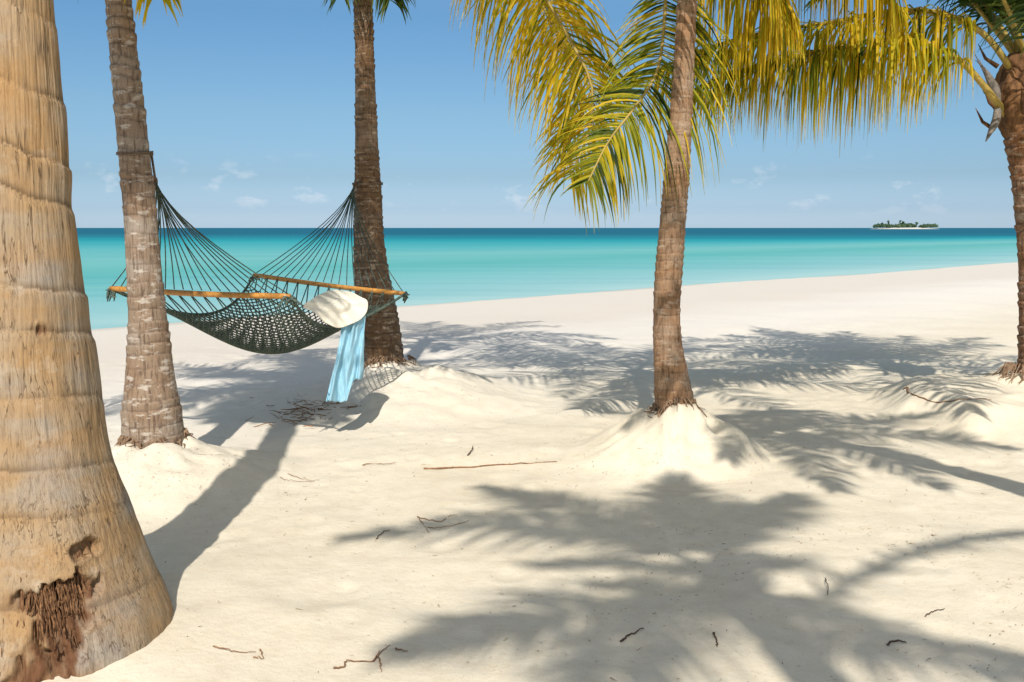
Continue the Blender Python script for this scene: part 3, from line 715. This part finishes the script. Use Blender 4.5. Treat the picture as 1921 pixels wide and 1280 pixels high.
# --- palm 5: short palm at the right edge, its crown in the picture
def palm5():
    d = B5[1]; g = float(ground_z(B5[0], B5[1]))
    root = empty('palm_tree', (B5[0], B5[1], g))
    tag(root, 'short reddish palm at the right edge with its leafy crown inside the picture', 'palm tree', PG)
    rows = [(800, 1952, 90), (745, 1950, 78), (690, 1946, 66), (600, 1943, 60), (500, 1941, 58), (400, 1936, 60), (320, 1932, 66), (260, 1930, 84), (200, 1930, 88), (140, 1932, 80)]
    pts = [P(cx, y, d) for y, cx, w_ in rows]; rad = [(P(cx + w_ / 2, y, d) - P(cx, y, d))[0] for y, cx, w_ in rows]
    pts[0][2] -= 0.2
    trunk(root, pts, rad, BARK5, 420, 72, 0.07, 0.014, 19, 0.022, 0.012)
    c = P(1932, 170, d); shaft(root, c, 0.20, 0.75, 5)
    r = np.random.default_rng(27)
    frond(root, [P(1905, 150, d), P(1880, 105, 8.4), P(1838, 58, 8.3), P(1760, 24, 8.2), P(1660, 22, 8.1), P(1555, 43, 8.0), P(1445, 58, 7.9), P(1345, 84, 7.85), P(1255, 120, 7.8)], r, n=200, Lmax=1.0, width=0.024, droop=14,
          split=170, tint=(0.58, 0.15), t0=0.20, lift=-0.2, spread=0.65, jitter=0.20, tip=-0.25, rr=(0.032, 0.007))
    frond(root, [P(1895, 225, d), P(1868, 190, 8.35), P(1826, 138, 8.2), P(1780, 100, 8.1), P(1700, 72, 8.0), P(1600, 84, 7.9), P(1500, 104, 7.85), P(1400, 128, 7.8), P(1320, 160, 7.8)], r, n=180, Lmax=0.80, width=0.024, droop=14,
          split=120, tint=(0.52, 0.16), t0=0.26, lift=-0.2, spread=0.65, jitter=0.20, tip=-0.25, rr=(0.036, 0.007))
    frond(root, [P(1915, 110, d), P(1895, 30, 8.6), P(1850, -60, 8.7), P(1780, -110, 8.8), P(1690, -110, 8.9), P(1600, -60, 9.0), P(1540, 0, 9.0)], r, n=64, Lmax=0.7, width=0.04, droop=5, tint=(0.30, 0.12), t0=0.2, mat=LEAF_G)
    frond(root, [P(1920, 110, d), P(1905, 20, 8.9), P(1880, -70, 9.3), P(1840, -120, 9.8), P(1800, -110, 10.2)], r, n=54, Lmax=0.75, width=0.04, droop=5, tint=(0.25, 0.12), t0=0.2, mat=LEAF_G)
    root_fringe(root, B5 + (0.02, 0), 0.155, 14, 90, (0.06, 0.20), 0.09)
    # dead spathe hanging from the crown and a dark upright one beside the petiole
    m = MB(); q = [P(1872, 205, 8.35), P(1868, 228, 8.33), P(1858, 248, 8.32), P(1849, 266, 8.32)]
    m.tube(catmull(q, 10), np.interp(np.linspace(0, 1, 10), (0, .4, 1), (0.03, 0.035, 0.004)), 6); m.build('spathe', DRY, root, root.location)
    m = MB(); q = [P(1876, 195, 8.45), P(1866, 168, 8.45), P(1852, 140, 8.45), P(1836, 116, 8.45)]
    m.tube(catmull(q, 10), np.interp(np.linspace(0, 1, 10), (0, .3, 1), (0.035, 0.045, 0.004)), 6)
    for k in range(14):
        b = catmull(q, 30)[2 + k * 2]; m.tube(np.array([b, b + np.array((-0.05, -0.02, 0.05 + 0.02 * math.sin(k * 2))) * 1.3]), np.array((0.008, 0.002)), 4)
    m.build('spathe', DRY, root, root.location)
    lim = lambda px, py: bool(np.sum((px < 1730) & (px > 0) & (py > -10) & (py < 1290)) > 2) or bool(np.sum((px < 1900) & (px > 0) & (py > 110)) > 2)
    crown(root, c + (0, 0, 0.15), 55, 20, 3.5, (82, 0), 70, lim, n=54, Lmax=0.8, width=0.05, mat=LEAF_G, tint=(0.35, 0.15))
palm5()


# --- two more palms of the row stand outside the picture; their crowns shade the sand in it
def shadow_frond_pts(c, dx, dy, rise, drop):
    t = np.linspace(0, 1, 9)[:, None]
    return np.asarray(c) + np.hstack((dx * t, dy * t, rise * 4 * t * (1 - t) - drop * t ** 2))
def palm_behind():
    zc = 6.4; cx, cy = 1.0 - SHX * zc, 4.42 - zc
    root = empty('palm_tree', (1.5, -3.2, 0.0))
    tag(root, 'tall palm outside the picture whose crown shadow spreads over the foreground sand', 'palm tree', PG)
    trunk(root, [(1.5, -3.2, -0.3), (1.4, -3.1, 0.5), (1.2, -2.8, 2.5), (1.0, -2.4, 4.5), (cx, cy, zc)], [0.26, 0.19, 0.15, 0.13, 0.11], BARK2, 120, 24, 0.12, 0.01, 31)
    c = np.array((cx, cy, zc)); shaft(root, c, 0.11, 0.6, 6)
    r = np.random.default_rng(61)
    def sf(pts, dz):                    # unseen frond shaped so its shadow falls along the given offsets, heights dz above the crown
        q = [c]
        for (sx, sy), h in zip(pts, dz): q.append((c[0] + sx - SHX * h, c[1] + sy - h, c[2] + h))
        return np.array(q)
    for pts, dz in (([(-0.25, 0.4), (-0.6, 0.72), (-1.23, 0.88), (-1.86, 0.62)], (0.25, 0.35, 0.3, 0.0)),
                    ([(-0.3, 0.65), (-0.64, 1.15), (-1.18, 1.66)], (0.3, 0.4, 0.3)),
                    ([(-0.02, 0.6), (0.0, 1.3), (0.06, 1.85)], (0.35, 0.5, 0.4)),
                    ([(0.08, 0.4), (0.22, 0.8), (0.68, 1.36)], (0.3, 0.4, 0.3)),
                    ([(0.25, -0.3), (0.60, 0.0), (1.05, 0.36), (1.6, 0.62), (2.2, 0.72)], (0.2, 0.3, 0.3, 0.2, 0.0)),
                    ([(-0.5, -0.2), (-1.0, -0.5), (-1.45, -0.80)], (0.2, 0.2, 0.0)),
                    ([(-0.35, -0.5), (-0.7, -1.1), (-0.9, -1.6)], (0.2, 0.2, -0.1)),
                    ([(0.3, -0.6), (0.7, -0.9), (1.3, -1.1)], (0.2, 0.2, 0.0)),
                    ([(-0.2, 0.1), (-0.5, 0.2), (-0.9, 0.2)], (0.5, 0.8, 0.9)), ([(0.05, 0.1), (0.1, 0.2), (0.15, 0.3)], (0.6, 1.1, 1.6))):
        frond(root, sf(pts, dz), r, n=72, Lmax=0.58, width=0.05, droop=3.0, tint=(0.4, 0.15), spread=0.8, fwd=0.6, jitter=0.05)
palm_behind()
def palm_right():
    zc = 4.7; cx, cy = 2.2 - SHX * zc, 7.45 - zc
    root = empty('palm_tree', (4.1, 3.1, 0.0))
    tag(root, 'leaning palm outside the picture whose bent trunk shadow crosses the sand at right', 'palm tree', PG)
    trunk(root, [(4.15, 3.1, -0.3), (3.95, 3.2, 0.4), (3.35, 3.3, 1.8), (2.95, 3.25, 2.9), (2.5, 3.0, 3.9), (cx, cy, zc)], [0.24, 0.18, 0.15, 0.13, 0.12, 0.10], BARK2, 120, 24, 0.12, 0.01, 37)
    c = np.array((cx, cy, zc)); shaft(root, c, 0.10, 0.55, 7)
    r = np.random.default_rng(71)
    for dx, dy, rise, drop in ((-0.75, -0.75, 0.35, 0.15), (-0.5, 1.1, 0.4, 0.1), (-1.1, 0.6, 0.3, 0.1), (0.4, 1.3, 0.4, 0.1), (1.2, 0.8, 0.3, 0.2), (1.4, -0.2, 0.3, 0.2), (0.5, -1.1, 0.5, 0.3), (-0.2, -1.2, 0.5, 0.3), (0.0, 0.5, 0.9, -0.3), (-1.35, 0.05, 0.20, 0.38), (-1.45, 0.2, 0.6, -1.0)):
        frond(root, shadow_frond_pts(c, dx, dy, rise, drop), r, n=52, Lmax=0.5, width=0.045, droop=3.0, check=none_in_frame, tint=(0.4, 0.15))
palm_right()

# ------------------------------------------------------------------ hammock
ROPE = mat_plain('green_rope', (0.028, 0.052, 0.044), (0.13, 0.15, 0.11), 60, 0.8, 0.4, 0.002)
ROPE_T = mat_plain('tie_rope', (0.09, 0.06, 0.04), (0.20, 0.14, 0.09), 60, 0.85, 0.4, 0.002)
WOOD = mat_plain('varnished_bar', (0.38, 0.15, 0.025), (0.58, 0.28, 0.06), 9, 0.4, 0.15, 0.002, (6, 1, 6), 0.4)
def hammock():
    NL, NR = P(207, 541, 7.35), P(545, 556, 6.85); FL, FR = P(476, 516, 9.15), P(759, 551, 8.65)
    T2 = P(292, 342, 6.66); T3 = P(664, 350, 9.86)
    root = empty('hammock', ((NL + NR + FL + FR) / 4) * (1, 1, 0))
    tag(root, 'dark green rope hammock with two wooden spreader bars slung between two palms', 'hammock')
    org = root.location
    for a, b in ((NL, NR), (FL, FR)):
        m = MB(); t = np.linspace(0, 1, 24)[:, None]; pts = a + (b - a) * t; pts[:, 2] += -0.012 * np.sin(np.pi * t[:, 0])
        m.tube(pts, np.concatenate(([0.016], np.full(22, 0.021), [0.016])), 10); m.build('spreader_bar', WOOD, root, org)
    nr = 20; hr = np.random.default_rng(3)
    for T, a, b in ((T2, NL, NR), (T3, FL, FR)):
        mid = (a + b) / 2
        for k in range(nr):
            e = a + (b - a) * (0.012 + 0.976 * k / (nr - 1)) + (0, 0, 0.015)
            ctl = T * 0.72 + mid * 0.28 + (e - mid) * 0.06 + (0, 0, -0.05) + hr.normal(size=3) * 0.012
            t = np.linspace(0, 1, 9)[:, None]
            m = MB(); m.tube(T * (1-t)**2 + 2 * ctl * t * (1-t) + e * t * t, 0.0042, 5); m.build('suspension_rope', ROPE, root, org)
        m = MB(); th = np.linspace(0, 2*np.pi, 14); dv = (mid - T) / np.linalg.norm(mid - T)
        m.tube(np.stack([T[0] + 0.03*np.cos(th)*dv[0], T[1] + 0.03*np.cos(th)*dv[1], T[2] + 0.03*np.sin(th)], 1), 0.006, 5, None); m.build('hanging_ring', ROPE_T, root, org)
    # ropes wound round the two trunks
    for (px, py, d, rad, seed) in ((252, 288, B2[1], 0.108, 1), (689, 345, B3[1], 0.147, 2)):
        c = P(px, py, d); r = np.random.default_rng(seed)
        th = np.linspace(0, 2*np.pi*2.05, 90); z = np.linspace(-0.010, 0.010, 90)
        m = MB(); m.tube(np.stack([c[0] + (rad + 0.004*np.sin(th*5)) * np.cos(th), c[1] + rad*np.sin(th), c[2] + z + 0.012*np.sin(th)], 1), 0.006, 6)
        T = T2 if seed == 1 else T3
        a = np.array((c[0] + (0.8 if seed == 1 else -0.9) * rad, c[1] + (0.6 if seed == 1 else -0.5) * rad, c[2])); m.tube(np.array([a, (a + T) / 2, T]), 0.008, 6)
        m.build('tree_rope', ROPE_T, root, org)
    # woven bed
    def S(u, v):
        u = np.asarray(u, float)[..., None]; v = np.asarray(v, float)[..., None]
        vv = 0.5 + (v - 0.5) * (1 - 0.22 * np.sin(np.pi * u))
        p = (NL * (1-vv) + NR * vv) * (1-u) + (FL * (1-vv) + FR * vv) * u
        sag = np.sin(np.pi * u) ** 0.9 * (0.26 + 0.27 * np.sin(np.pi * v))
        p = p.copy(); p[..., 2] -= sag[..., 0]; return p
    rows = 52; cols = 28; u0, u1 = 0.10, 0.90
    nodes = {}
    for i in range(rows):
        u = u0 + (u1 - u0) * i / (rows - 1); n = cols if i % 2 == 0 else cols - 1
        v = (np.arange(n) + (0 if i % 2 == 0 else 0.5)) / (cols - 1)
        nodes[i] = S(np.full(n, u), v)
    m = MB()
    for i in range(rows - 1):
        A, B = nodes[i], nodes[i+1]
        for j in range(len(A)):
            for jj in ((j - 1, j) if i % 2 == 0 else (j, j + 1)):
                if 0 <= jj < len(B): m.add(*tube(np.array([A[j], B[jj]]), 0.0052, 4, False))
    o = m.build('woven_net', ROPE, root, org); tag(o, kind='stuff')
    m = MB()
    for a, b, row in ((NL, NR, nodes[0]), (FL, FR, nodes[rows-1])):
        for j in range(len(row)):
            jj = j if j % 2 == 0 else j - 1
            e = a + (b - a) * (0.01 + 0.98 * (jj + 0.5) / cols); m.add(*tube(np.array([e, row[j]]), 0.0055, 4, False))
    tag(m.build('bar_lacing', ROPE, root, org), kind='stuff')
    for v in (0.0, 1.0):
        u = np.linspace(0, 1, 40); m = MB(); m.tube(S(u, np.full(40, v)), 0.011, 6); m.build('edge_rope', ROPE, root, org)
    # knots and loose tails at the bar ends
    r = np.random.default_rng(4)
    for e in (NL, NR, FL, FR):
        m = MB()
        for k in range(7):
            d = r.normal(size=3) * (0.035, 0.03, 0.02) + (0, 0, -0.045); m.tube(np.array([e + (0, 0, -0.015), e + d * 0.6 + r.normal(size=3) * 0.015, e + d * 1.3]), np.array((0.012, 0.010, 0.004)), 5)
        m.build('rope_knot', ROPE, root, org)
    return S, FL, FR
HS, FL, FR = hammock()

# ------------------------------------------------------------------ hat and scarf
STRAW = mat_plain('cream_straw', (0.76, 0.69, 0.55), (0.84, 0.78, 0.65), 60, 0.8, 0.35, 0.002, (1, 1, 3))
SCARF = mat_plain('pale_blue_cloth', (0.22, 0.44, 0.55), (0.34, 0.55, 0.64), 14, 0.85, 0.2, 0.003, (4, 4, 0.6))
def hat():
    c = P(636, 573, 7.62)
    root = empty('sun_hat', c); tag(root, 'wide floppy cream sun hat leaning on the far hammock bar', 'hat')
    # brim: a floppy disc leaned back against the bar
    nr, na = 64, 96
    r = np.linspace(0.0, 1, nr)[:, None]; th = np.linspace(0, 2*np.pi, na, endpoint=False)[None]
    ex = np.array((0.82, 0.57, -0.03)); ex /= np.linalg.norm(ex); ey = np.array((-0.28, 0.45, 0.85)); ey -= ex * ey.dot(ex); ey /= np.linalg.norm(ey); en = np.cross(ex, ey)  # toward the camera
    en = -en if en[1] > 0 else en
    tip = 1 + 0.22 * np.exp(-((th - np.pi) / 0.35) ** 2)
    a = 0.240 * r * tip; b = 0.160 * r * (1 + 0.05*np.sin(2*th))
    pinch = 1 - 0.40 * np.clip(-np.cos(th), 0, 1) ** 2 * r
    X = a * np.cos(th); Y = b * np.sin(th) * pinch
    crown_ = 0.030 * smooth(0.46, 0.22, r) + 0.018 * smooth(0.5, 0.45, r) * 0
    Nz = crown_ + 0.030 * r**2 * np.cos(2*th) - 0.022 * r**2 + 0.008 * r * np.sin(5*th + 1) + 0.006 * r * np.sin(9 * th) + 0.0013 * np.sin(r * 150)
    V = c + X[..., None] * ex + Y[..., None] * ey + Nz[..., None] * en
    ins = r[:, 0] <= 0.42
    k = int(ins.sum())
    full = V.reshape(-1, 3)
    def thick(v, f, off):
        n = len(v); v2 = np.vstack((v, v - en * off)); f2 = np.vstack((f, f[:, ::-1] + n)); return v2, f2
    vb = V[k-1:].reshape(-1, 3); mesh_obj('brim', *thick(vb, grid_faces(nr - k + 1, na, True), 0.004), STRAW, root, c)
    vc = V[:k].reshape(-1, 3); mesh_obj('crown', *thick(vc, grid_faces(k, na, True), 0.004), STRAW, root, c)
    return c
hat()
def scarf():
    nu, nv = 60, 44
    top_l, top_r = P(640, 598, 7.62), P(686, 592, 7.74)
    bot_l, bot_r = P(614, 754, 7.56), P(672, 754, 7.70)
    u = np.linspace(0, 1, nu)[:, None]; v = np.linspace(0, 1, nv)[None]
    p = (top_l * (1 - v[..., None]) + top_r * v[..., None]) * (1 - u[..., None]) + (bot_l * (1 - v[..., None]) + bot_r * v[..., None]) * u[..., None]
    # right-hand corner ends higher than the left one
    hem = 1 - 0.25 * smooth(0.60, 0.74, v) + 0.02 * vnoise(v * 7, 0, 0, 5)
    p = (top_l * (1 - v[..., None]) + top_r * v[..., None]) * (1 - (u * hem)[..., None]) + (bot_l * (1 - v[..., None]) + bot_r * v[..., None]) * (u * hem)[..., None]
    vw = v + 0.10 * vnoise(v * 3, u * 2.2, 0, 2) + 0.03 * vnoise(v * 8, u * 6, 0, 3)
    fold = 0.026 * np.sin(vw * 17 + 1.2 * np.sin(u * 2.4)) * (0.5 + 0.7 * u) + 0.014 * np.sin(vw * 37 + u * 3 + 1) * (0.4 + vnoise(v * 3, u * 4, 0, 7)) + 0.022 * vnoise(v * 4, u * 5, 0, 9)
    p[..., 1] += fold; p[..., 0] += 0.012 * np.sin(u * 5 + v * 3) + 0.03 * smooth(0.5, 1, v) * np.sin(np.pi * u) * 0.6
    o = mesh_obj('scarf', p.reshape(-1, 3), grid_faces(nu, nv), SCARF, origin=tuple(top_l))
    md = o.modifiers.new('thickness', 'SOLIDIFY'); md.thickness = 0.0025
    tag(o, 'pale blue scarf hanging in folds from under the sun hat', 'scarf')
scarf()

# ------------------------------------------------------------------ twigs and litter on the sand
TWIG = mat_plain('dry_twig', (0.16, 0.075, 0.035), (0.36, 0.20, 0.10), 40, 0.85, 0.4, 0.002)
TWIG_D = mat_plain('dark_twig', (0.06, 0.035, 0.022), (0.15, 0.09, 0.055), 40, 0.85, 0.4, 0.002)
LITTER = mat_plain('pale_litter', (0.22, 0.14, 0.08), (0.46, 0.33, 0.20), 30, 0.9, 0.2)
def on_ground(px, py, up=0.006):
    p = G(px, py, 0.0)
    for _ in range(6): p = G(px, py, float(ground_z(p[0], p[1])))
    p[2] += up; return p
def twig(name, lines, rad, label, cat='twig', mat=TWIG, group=None, lift=0.004):
    m = MB(); o0 = None; r = np.random.default_rng(len(label))
    for ln in lines:
        pts = np.array([on_ground(x, y, lift) for x, y in ln])
        if o0 is None: o0 = pts[0]
        n = max(6, 5 * len(ln)); c = catmull(pts, n) if len(pts) > 2 else np.linspace(pts[0], pts[-1], n)
        c[:, 2] = ground_z(c[:, 0], c[:, 1]) + lift + 0.004 * np.abs(r.normal(size=n))
        c[1:-1, :2] += r.normal(size=(n - 2, 2)) * rad * 0.5
        m.tube(c, np.linspace(rad, rad * 0.45, n) * 0.75, 5)
    o = m.build(name, mat, None, tuple(o0)); return tag(o, label, cat, group)
TG = 'twigs lying on the sand'
twig('stick', [[(795, 881), (860, 879), (940, 873), (1045, 868)]], 0.009, 'long straight thin stick lying on the sand left of the middle palm mound', 'stick')
twig('twig', [[(680, 874), (705, 872), (742, 871)]], 0.005, 'short straight twig just left of the long stick', group=TG)
twig('twig', [[(783, 972), (806, 1003)], [(783, 972), (825, 981), (845, 970), (858, 969)], [(802, 993), (845, 989), (880, 980)]], 0.0035, 'angular forked reddish twig above the left frond shadow', group=TG)
twig('twig', [[(706, 1013), (720, 1000), (732, 997)]], 0.004, 'small bent dark twig at the tip of the left frond shadow', mat=TWIG_D, group=TG)
twig('twig', [[(625, 1257), (645, 1253), (652, 1243), (700, 1243), (712, 1225)], [(700, 1243), (712, 1228), (732, 1214)], [(712, 1238), (716, 1262)], [(742, 1222), (765, 1224)]], 0.0045, 'branching reddish twig near the bottom edge in the sunlit sand', group=TG)
twig('twig', [[(1164, 1206), (1185, 1192), (1208, 1181)]], 0.006, 'dark straight twig inside the big frond shadow', mat=TWIG_D, group=TG)
twig('twig', [[(1338, 1190), (1344, 1205), (1346, 1215)]], 0.005, 'short dark upright twig in the shadow right of the straight dark twig', mat=TWIG_D, group=TG)
twig('twig', [[(878, 856), (884, 848), (887, 840)]], 0.007, 'little dark chip of wood just above the long stick', mat=TWIG_D, group=TG)
twig('twig', [[(400, 1215), (440, 1225), (480, 1226)], [(475, 1236), (495, 1238)], [(488, 1222), (494, 1238)]], 0.0035, 'thin pale root strand on sunlit sand right of the flared palm foot', group=TG)
twig('twig', [[(1548, 1088), (1553, 1105), (1552, 1120)]], 0.0035, 'tiny upright twig between the two frond shadows at right', mat=TWIG_D, group=TG)
twig('twig', [[(1735, 1160), (1750, 1150), (1772, 1145)]], 0.004, 'thin dark twig under the fringe of the right frond shadow', mat=TWIG_D, group=TG)
twig('twig', [[(1664, 1212), (1684, 1204), (1700, 1208)]], 0.006, 'dark curled twig in the right frond shadow near the bottom', mat=TWIG_D, group=TG)
twig('twig', [[(525, 897), (545, 904), (600, 902)], [(540, 890), (590, 905)]], 0.003, 'faint thin twig beside the edge of the long trunk shadow', group=TG)

def bank_edge_strand():  # thin brown strand added to draw the dark lip line of the bank
    r = np.random.default_rng(6); a = np.linspace(2.75, 3.95, 26); R = 0.98 + 0.05 * np.sin(a * 6) + 0.004 * r.normal(size=26)
    x = B5[0] + R * np.cos(a); y = B5[1] + R * np.sin(a) / 0.9
    m = MB(); m.tube(np.stack([x, y, ground_z(x, y) + 0.002], 1), np.linspace(0.011, 0.004, 26), 5)
    tag(m.build('root', TWIG, None, (x[0], y[0], float(ground_z(x[0], y[0])))), 'long thin brown strand added as the dark edge line of the sand bank at the right-hand palm', 'root')
bank_edge_strand()
def litter_pile():
    r = np.random.default_rng(8); m = MB()
    for k in range(80):
        px = r.normal(575, 42); py = 772 + 12 * r.normal() - (px - 575) * 0.12
        p = on_ground(px, py, 0.008 + 0.02 * r.random()); a = r.uniform(0, 6.28); L = r.uniform(0.04, 0.22)
        d = np.array((math.cos(a), math.sin(a) * 0.7, r.uniform(-0.1, 0.35))) * L
        m.tube(np.array([p - d / 2, p + r.normal(size=3) * 0.008, p + d / 2]), np.array((0.004, 0.0035, 0.0015)) * r.uniform(0.5, 1.5), 4)
    tag(m.build('dry_litter_heap', TWIG, None, tuple(on_ground(575, 772))), 'heap of dry dark palm litter on the sand under the hanging scarf', kind='stuff')
litter_pile()
def litter():
    r = np.random.default_rng(81)
    for nme, mat, cnt in (('leaf_litter', LITTER, 3200), ('dark_litter', TWIG_D, 900)):
        V = []; Fc = []; n = 0
        while n < cnt * 4:
            q = r.random()
            if q < 0.22: x, y = B3[:2] + r.normal(size=2) * (0.8, 0.8) + (0.3, -0.7)
            elif q < 0.36: x, y = B2[:2] + r.normal(size=2) * (0.6, 0.45) + (0.1, -0.4)
            elif q < 0.50: x, y = B4[:2] + r.normal(size=2) * (0.7, 0.5) + (0.1, -0.2)
            elif q < 0.60: x, y = B5[:2] + r.normal(size=2) * (0.9, 0.8) + (-0.4, -0.6)
            elif q < 0.78: x, y = r.uniform(0.3, 2.8), r.uniform(3.2, 5.2)
            else: y = r.uniform(3.2, 9.5); x = r.uniform(-0.52, 0.52) * y
            
            if float(vnoise(x * 2.2, y * 2.2, 0, 77)) + 0.5 * float(vnoise(x * 6, y * 6, 0, 78)) < r.uniform(-0.75, 0.45): continue
            L = r.uniform(0.004, 0.020) * (1.0 if r.random() < 0.88 else 2.4); wd = r.uniform(0.001, 0.003); a = r.uniform(0, 6.28)
            z = float(ground_z(x, y)) + 0.004
            d = np.array((math.cos(a), math.sin(a), r.uniform(-0.05, 0.3))) * L / 2; s = np.array((-math.sin(a), math.cos(a), r.uniform(0, 0.6))) * wd
            p = np.array((x, y, z)); V += [p - d - s, p + d * 0.9 - s * 0.3, p + d + s * 0.3, p - d * 0.8 + s]; Fc.append((n, n+1, n+2, n+3)); n += 4
        tag(mesh_obj(nme, np.array(V), np.array(Fc), mat), kind='stuff')
litter()
